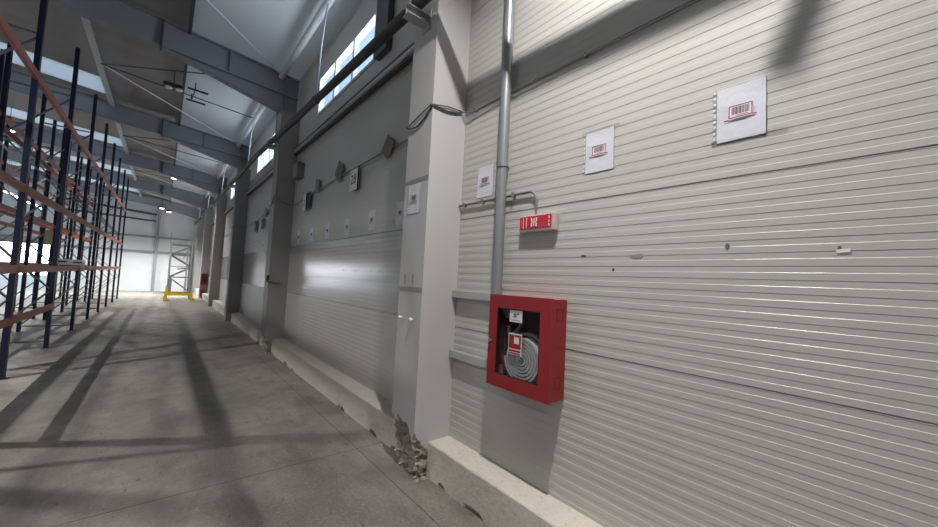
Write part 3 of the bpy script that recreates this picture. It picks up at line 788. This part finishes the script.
# small junction box and conduit next to the second column
t = thing('junction_box', 'grey box high on the wall beside the second column with conduits', 'box', (W, 9.35, 4.2))
bm = nb(); box(bm, -.16, 0, -.2, .2, -.02, .34); obj('housing', bm, GREYP, t, bevel=.01)
bm = nb(); tube(bm, [(-.06, .12, -.02), (-.06, .12, -.6)], .014, 8); obj('lower_conduit', bm, GALVL, t)
bm = nb(); tube(bm, [(-.06, -.05, .34), (-.06, -.05, .4)], .012, 8); tube(bm, [(-.06, .12, .34), (-.06, .12, .4)], .012, 8); obj('upper_conduits', bm, STEELD, t)
# black hook handle on the second column
t = thing('wall_hook', 'black hook with a bent rod on the corner of the second column', 'hook', (CX, 9.92, 1.78))
bm = nb(); box(bm, -.05, 0, -.06, .06, -.08, .08); obj('hook_base', bm, BLACK, t, bevel=.01)
bm = nb(); tube(bm, [(-.03, -.03, -.03), (0, -.06, -.07), (.12, -.06, -.10), (.25, -.04, -.09)], .02, 8); obj('rod', bm, CARD, t)

# ------------------------------------------------------------------ red box and extinguisher at the fifth column
t = thing('fire_box', 'small red wall box at the foot of the fifth column, above the extinguisher', 'box', (2.17, 30.29, .88))
bm = nb(); box(bm, -.17, .17, -.24, 0, 0, .75); obj('body', bm, RED, t, bevel=.01)
bm = nb(); box(bm, -.13, .13, -.25, -.24, .1, .6); obj('door_panel', bm, REDD, t)
t = thing('fire_extinguisher', 'red fire extinguisher standing under the small red box', 'extinguisher', (2.17, 30.15, 0))
bm = nb(); lathe(bm, [(.09, 0), (.1, .02), (.1, .42), (.07, .5), (.03, .54)], Matrix.Identity(4), 18); obj('cylinder', bm, RED, t, smooth=True)
bm = nb(); lathe(bm, [(.02, .54), (.02, .6)], Matrix.Identity(4), 10); bar(bm, (0, -.08, .62), (0, .05, .6), .02, .015); obj('valve', bm, BLACK, t)
bm = nb(); tube(bm, [(0, -.03, .58), (-.08, -.05, .5), (-.12, -.03, .3), (-.11, -.02, .12)], .014, 8); obj('hose', bm, BLACK, t)

# ------------------------------------------------------------------ pallet racks
def post_mesh(h):
    bm = nb(); w, d, s = .1, .07, .004     # omega section: face towards +x at x=0, open to the rear
    prism(bm, [(0, -w/2), (0, w/2), (-d, w/2), (-d, w/2-.022), (-d+s, w/2-.022), (-d+s, w/2-s), (-s, w/2-s), (-s, -w/2+s), (-d+s, -w/2+s), (-d+s, -w/2+.022), (-d, -w/2+.022), (-d, -w/2)], 2, 0.006, h)
    return bm
def mirror(bm):
    for v in bm.verts: v.co.x *= -1
    return bm
def upright_frame(parent, y, h, depth=1.05):
    f = bpy.data.objects.new('upright_frame', None); C.objects.link(f); f.parent = parent; f.location = (0, y, 0)
    obj('post', post_mesh(h), BLUE, f)
    obj('post', mirror(post_mesh(h-.2)), BLUE, f, loc=(-depth, 0, 0))
    for x in (-.035, -depth+.035):
        bm = nb(); box(bm, x-.07, x+.07, -.075, .075, 0, .008); obj('foot_plate', bm, BLUE, f)
    # lattice
    z = .18; a, b = -.05, -depth+.05; k = 0
    def br(z0, z1, x0, x1):
        bm = nb(); bar(bm, (x0, 0, z0), (x1, 0, z1), .03, .045, up=(0, 1, 0)); obj('brace', bm, BRACE, f)
    br(.15, .15, a, b)
    while z + 1.15 < h-.3:
        if k % 2: br(z, z+1.1, a, b)
        else: br(z, z+1.1, b, a)
        z += 1.1; k += 1
    br(z+.06, z+.06, a, b)
    return f
BRACE = mat('galvanised_brace', srgb(120, 126, 134), .4, .5)
LEV = [1.77, 3.1, 5.0]
def beam_mesh(L):
    bm = nb()
    prism(bm, [(.012, -.065), (-.038, -.065), (-.038, .03), (-.018, .03), (-.018, .065), (.012, .065)], 1, 0, L)
    return bm
def rack(x, ys, label, h=6.88, extra=None, grp='rows of pallet racking'):
    t = thing('pallet_rack', label, 'rack', (x, 0, 0), group=grp)
    src = upright_frame(t, ys[0], h)
    for y in ys[1:]:
        c = copy_tree(src, t); c.location.y = y
    for i, (a, b) in enumerate(zip(ys, ys[1:])):
        L = b-a-.1
        for z in LEV + ([.93] if (extra and i in extra) else []):
            for side in (0, 1):
                bm = beam_mesh(L)
                if side: mirror(bm)
                be = obj('beam', bm, ORANGE, t, loc=(0 if not side else -1.05, a+.05, z))
                bm = nb(); s = -1 if side else 1
                for yy in (.0, L-.0):
                    sg = -1 if yy == 0 else 1
                    y0, y1 = sorted((yy, yy+sg*.07)); x0, x1 = sorted((0.001*s, .013*s))
                    box(bm, x0, x1, y0, y1, -.11, .09)
                obj('connector', bm, ORANGE, be)
    return t
YS = [6.45, 9.4, 12.35, 15.35, 18.2, 20.9, 23.55, 26.3, 28.9]
rA = rack(-1.83, YS, 'blue and orange pallet rack row lining the open aisle, nearest to the camera', extra=(0, 1))
rB = rack(-3.12, [10.6, 13.3, 15.95, 18.6, 21.3, 24.0, 26.7, 29.4], 'empty pallet rack row standing back to back behind the aisle row', h=6.7)
rC = rack(-7.4, [12.0, 15.2, 18.4, 21.6, 24.8, 28.0, 31.2], 'pallet rack row across the next aisle, seen against the open door', h=6.7)
# location plate on the rack
t = thing('rack_sign', 'small white sign plate with dark marks mounted on the aisle rack', 'sign', (-2.02, 15.28, 1.85))
bm = nb(); box(bm, -.34, .30, -.012, 0, -.15, .16); obj('plate', bm, WHITE, t, bevel=.003)
bm = nb(); box(bm, -.26, -.06, -.0145, -.0115, .07, .11); box(bm, .06, .24, -.0145, -.0115, .06, .10); box(bm, -.2, .2, -.0145, -.0115, -.03, .0); obj('marks', bm, mat('navy_print', srgb(40, 50, 110), .5), t)
# hung carton piece on the rack
bm = nb(); box(bm, -2.06, -1.93, 12.29, 12.31, 2.30, 2.62); tag(obj('cardboard_piece', bm, CARD), 'brown cardboard piece fixed at the second rack post above eye level', 'cardboard')

# ------------------------------------------------------------------ yellow based lattice stand at the end of the lane
t = thing('lattice_stand', 'grey lattice frame stand on a yellow base at the end of the lane', 'stand', (.85, 27.6, 0))
def P(x, y, z): return (x-.85, y-27.6, z)
bm = nb()
for y in (27.62, 29.4):
    box(bm, -.66, .66, y-27.6, y-27.6+.1, .30, .44)
for x in (.2, 1.42): box(bm, x-.85, x-.85+.1, .02, 1.9, .18, .30)
obj('base_rail', bm, YELLOW, t, bevel=.008)
for x in (.22, 1.44):
    for y in (27.62, 29.4):
        bm = nb(); box(bm, x-.85-.07, x-.85+.13, y-27.6-.05, y-27.6+.15, 0, .19); obj('foot_block', bm, YELLOW, t, bevel=.02)
bm = nb()
for x in (.22,): prism(bm, [(x-.85, .3), (x-.85+.14, .3), (x-.85+.1, .75), (x-.85, .9)], 1, -.01, .08)
obj('corner_guard', bm, YELLOW, t)
for x in (.32, 1.10, 1.30, 1.44):
    for y in (27.68, 29.4):
        if x == 1.10 and y > 28: continue
        hh = {.32: 3.35, 1.10: 3.2, 1.30: 3.7, 1.44: 3.7}[x]
        bm = nb(); bar(bm, P(x, y, .44), P(x, y, hh), .07, .07); obj('post', bm, GALVL, t)
zz = [.5, 1.35, 2.0, 2.7, 3.3]
for y in (27.68, 28.25, 28.85, 29.4):
    for k, (a, b) in enumerate(zip(zz, zz[1:])):
        bm = nb(); p, q = (.32, 1.36) if k % 2 else (1.36, .32)
        bar(bm, P(p, y, a), P(q, y, b), .055, .055); obj('lattice_bar', bm, GALV, t)
        bm = nb(); bar(bm, P(.32, y, b), P(1.36, y, b), .035, .035); obj('cross_bar', bm, GALV, t)
for x in (.32, 1.30, 1.42):
    for k, (a, b) in enumerate(zip(zz, zz[1:])):
        bm = nb(); p, q = (27.7, 29.4) if k % 2 else (29.4, 27.7); bar(bm, P(x, p, a), P(x, q, b), .04, .04); obj('lattice_bar', bm, GALV, t)
for y in (28.25, 28.85):
    for x in (.32, 1.42):
        bm = nb(); bar(bm, P(x, y, .44), P(x, y, 3.3), .06, .06); obj('post', bm, GALV, t)
bm = nb(); bar(bm, P(.26, 27.7, 3.3), P(.26, 27.7, 3.95), .03, .03); obj('slim_mast', bm, GALV, t)
bm = nb(); box(bm, .27-.85, .47-.85, .04, .07, .5, 1.25); obj('side_plate', bm, STEEL, t)
bm = nb(); bar(bm, P(.3, 27.68, 3.35), P(1.45, 27.68, 3.62), .05, .05); bar(bm, P(.3, 29.4, 3.3), P(1.45, 29.4, 3.62), .05, .05); obj('top_bar', bm, GALVL, t)
bm = nb(); bar(bm, P(.95, 28.9, 2.5), P(1.38, 28.9, 3.5), .1, .06); bar(bm, P(.7, 29.0, 1.85), P(1.3, 29.0, 1.95), .06, .06); obj('yellow_arm', bm, YELLOW, t)

# ------------------------------------------------------------------ lamps
def highbay(x, y, z, lab, power, size=.28, spread=122):
    t = thing('highbay_lamp', lab, 'lamp', (x, y, z))
    bm = nb(); lathe(bm, [(.15, -.005), (.17, .0), (.17, .05), (.12, .07), (.10, .13), (.03, .15)], Matrix.Identity(4), 28); obj('housing', bm, STEELD, t, smooth=True)
    bm = nb(); lathe(bm, [(.14, -.008), (.14, -.005)], Matrix.Identity(4), 28); obj('led_face', bm, LED, t)
    bm = nb(); tube(bm, [(0, 0, .15), (0, 0, zt(x)+.12-z)], .008, 8); obj('suspension', bm, GALV, t)
    l = bpy.data.lights.new('lamp_light', 'AREA'); l.shape = 'DISK'; l.size = size; l.energy = power; l.color = (1, .985, .95); l.spread = radians(spread)
    o = bpy.data.objects.new('lamp_light', l); C.objects.link(o); o.parent = t; o.location = (0, 0, -.012)
    return t
highbay(1.13, 1.0, 5.72, 'highbay lamp hanging over the hose cabinet near the camera', 150, .12, 150)
highbay(.15, 24.4, 6.52, 'bright round highbay lamp hanging mid-way down the lane', 200)
highbay(.06, 33.3, 5.8, 'round highbay lamp before the far wall, right one', 330)
highbay(-.33, 33.9, 6.05, 'round highbay lamp before the far wall, left one', 300)
highbay(-4.65, 8.0, 6.6, 'highbay lamp over the next aisle, nearer one', 330, .12, 132)
highbay(-4.65, 21.0, 6.6, 'highbay lamp over the next aisle, farther one', 330, .12, 132)
highbay(-4.65, -4.6, 6.6, 'unseen fill lamp added over the next aisle, behind the camera', 260, .4, 150)  # added fill light, softens the dark shadows low on kerb and column
highbay(-4.65, 33.5, 6.6, 'highbay lamp over the next aisle, by the far wall', 380, .2)
# LED battens over the next aisle
for r, (x, z, n) in enumerate(((-6.0, 5.15, 7), (-6.45, 4.55, 7))):
    for k in range(n):
        y = 24.5 + 1.75*k
        t = thing('batten_light', 'slim white light batten in the %s row, seen between the rack posts' % ('upper', 'lower')[r], 'lamp', (x, y, z), group=('upper', 'lower')[r] + ' row of light battens')
        bm = nb(); box(bm, -.05, .05, -.6, .6, 0, .06); obj('housing', bm, WSTEEL, t)
        bm = nb(); box(bm, -.045, .045, -.58, .58, -.03, 0); obj('diffuser', bm, LEDB, t)
        bm = nb(); tube(bm, [(0, 0, .06), (0, 0, zt(x)+.12-z)], .005, 6); obj('suspension', bm, GALV, t)
# twin emergency light and cable tray ends under the roof
t = thing('emergency_light', 'twin emergency light fixture hanging under the roof strut rods', 'lamp', (-.12, 12.75, 6.78))
bm = nb(); box(bm, -.22, .22, -.05, .05, 0, .1); obj('housing', bm, STEELD, t, bevel=.01)
for x in (-.1, .12):
    bm = nb(); lathe(bm, [(.05, 0), (.075, -.03), (.075, -.06), (.06, -.065)], Matrix.Translation((x, -.02, 0)), 16); obj('lamp_head', bm, WHITE, t)
bm = nb(); tube(bm, [(0, 0, .1), (0, 0, zt(0)+.12-6.78)], .01, 6); obj('stem', bm, STEELD, t)
t = thing('cable_tray', 'dark cable tray arms fixed under the pale roof sheets', 'tray', (.3, 12.9, 6.95))
bm = nb(); bar(bm, (-.12, 0, 0), (.35, 0, -.02), .05, .04); obj('arm', bm, BLACK, t)
bm = nb(); bar(bm, (-.12, .9, 0), (.35, .9, -.02), .05, .04); obj('arm', bm, BLACK, t)
bm = nb(); tube(bm, [(.05, 0, .02), (.05, 0, .2)], .015, 8); tube(bm, [(0, .9, .02), (0, .9, .2)], .015, 8); tube(bm, [(.05, 0, .0), (0, .9, .0)], .015, 8); obj('stem', bm, BLACK, t)

# ------------------------------------------------------------------ world
wd_ = bpy.data.worlds.new('sky'); bpy.context.scene.world = wd_; wd_.use_nodes = True
nt = wd_.node_tree; nt.nodes.clear()
bg = nt.nodes.new('ShaderNodeBackground'); out = nt.nodes.new('ShaderNodeOutputWorld')
tc = nt.nodes.new('ShaderNodeTexCoord'); sp = nt.nodes.new('ShaderNodeSeparateXYZ'); cr = nt.nodes.new('ShaderNodeValToRGB')
nt.links.new(tc.outputs['Generated'], sp.inputs[0]); nt.links.new(sp.outputs[2], cr.inputs[0])
cr.color_ramp.elements[0].position = .0; cr.color_ramp.elements[0].color = (.86, .93, 1, 1)
e_ = cr.color_ramp.elements.new(.16); e_.color = (.5, .56, .62, 1)
e_ = cr.color_ramp.elements.new(.36); e_.color = (.085, .115, .145, 1)
cr.color_ramp.elements[-1].position = .9; cr.color_ramp.elements[-1].color = (.10, .125, .15, 1)
nt.links.new(cr.outputs[0], bg.inputs[0]); bg.inputs[1].default_value = 9.0
nt.links.new(bg.outputs[0], out.inputs[0])
def portal(loc, sx, sy, rot):
    l = bpy.data.lights.new('portal', 'AREA'); l.shape = 'RECTANGLE'; l.size = sx; l.size_y = sy; l.cycles.is_portal = True
    o = bpy.data.objects.new('window_portal', l); C.objects.link(o); o.location = loc; o.rotation_euler = rot
for a, b in wins: portal((W+.12, (a+b)/2, (WIN_Z0+WIN_Z1)/2), WIN_Z1-WIN_Z0, b-a, (0, pi/2, 0))
portal(((DX0+DX1)/2, YF+.2, DZ/2), DX1-DX0, DZ, (-pi/2, 0, 0))
portal((XL-.16, 20, 5.2), 1.2, 28, (0, -pi/2, 0))

# ------------------------------------------------------------------ camera
f, yaw, pitch, roll = 370.0, .690175, .0513746, -.0508904
fw = Vector((sin(yaw)*cos(pitch), cos(yaw)*cos(pitch), sin(pitch)))
r = Vector((cos(yaw), -sin(yaw), 0)); u = r.cross(fw)
r2 = cos(roll)*r - sin(roll)*u; u2 = sin(roll)*r + cos(roll)*u
cam = bpy.data.cameras.new('camera'); co = bpy.data.objects.new('camera', cam); C.objects.link(co)
M = Matrix.Identity(4)
for i in range(3): M[i][0] = r2[i]; M[i][1] = u2[i]; M[i][2] = -fw[i]; M[i][3] = EYE[i]
co.matrix_world = M
cam.sensor_width = 36; cam.lens = f/938*36; cam.clip_start = .05; cam.clip_end = 300
S = bpy.context.scene; S.camera = co
S.view_settings.view_transform = 'Standard'; S.view_settings.look = 'None'; S.view_settings.gamma = 1; S.view_settings.exposure = 0.0
S.cycles.max_bounces = 7; S.cycles.diffuse_bounces = 4; S.cycles.glossy_bounces = 4; S.cycles.transparent_max_bounces = 12
S.cycles.sample_clamp_indirect = 6.0
S.cycles.caustics_reflective = False; S.cycles.caustics_refractive = False
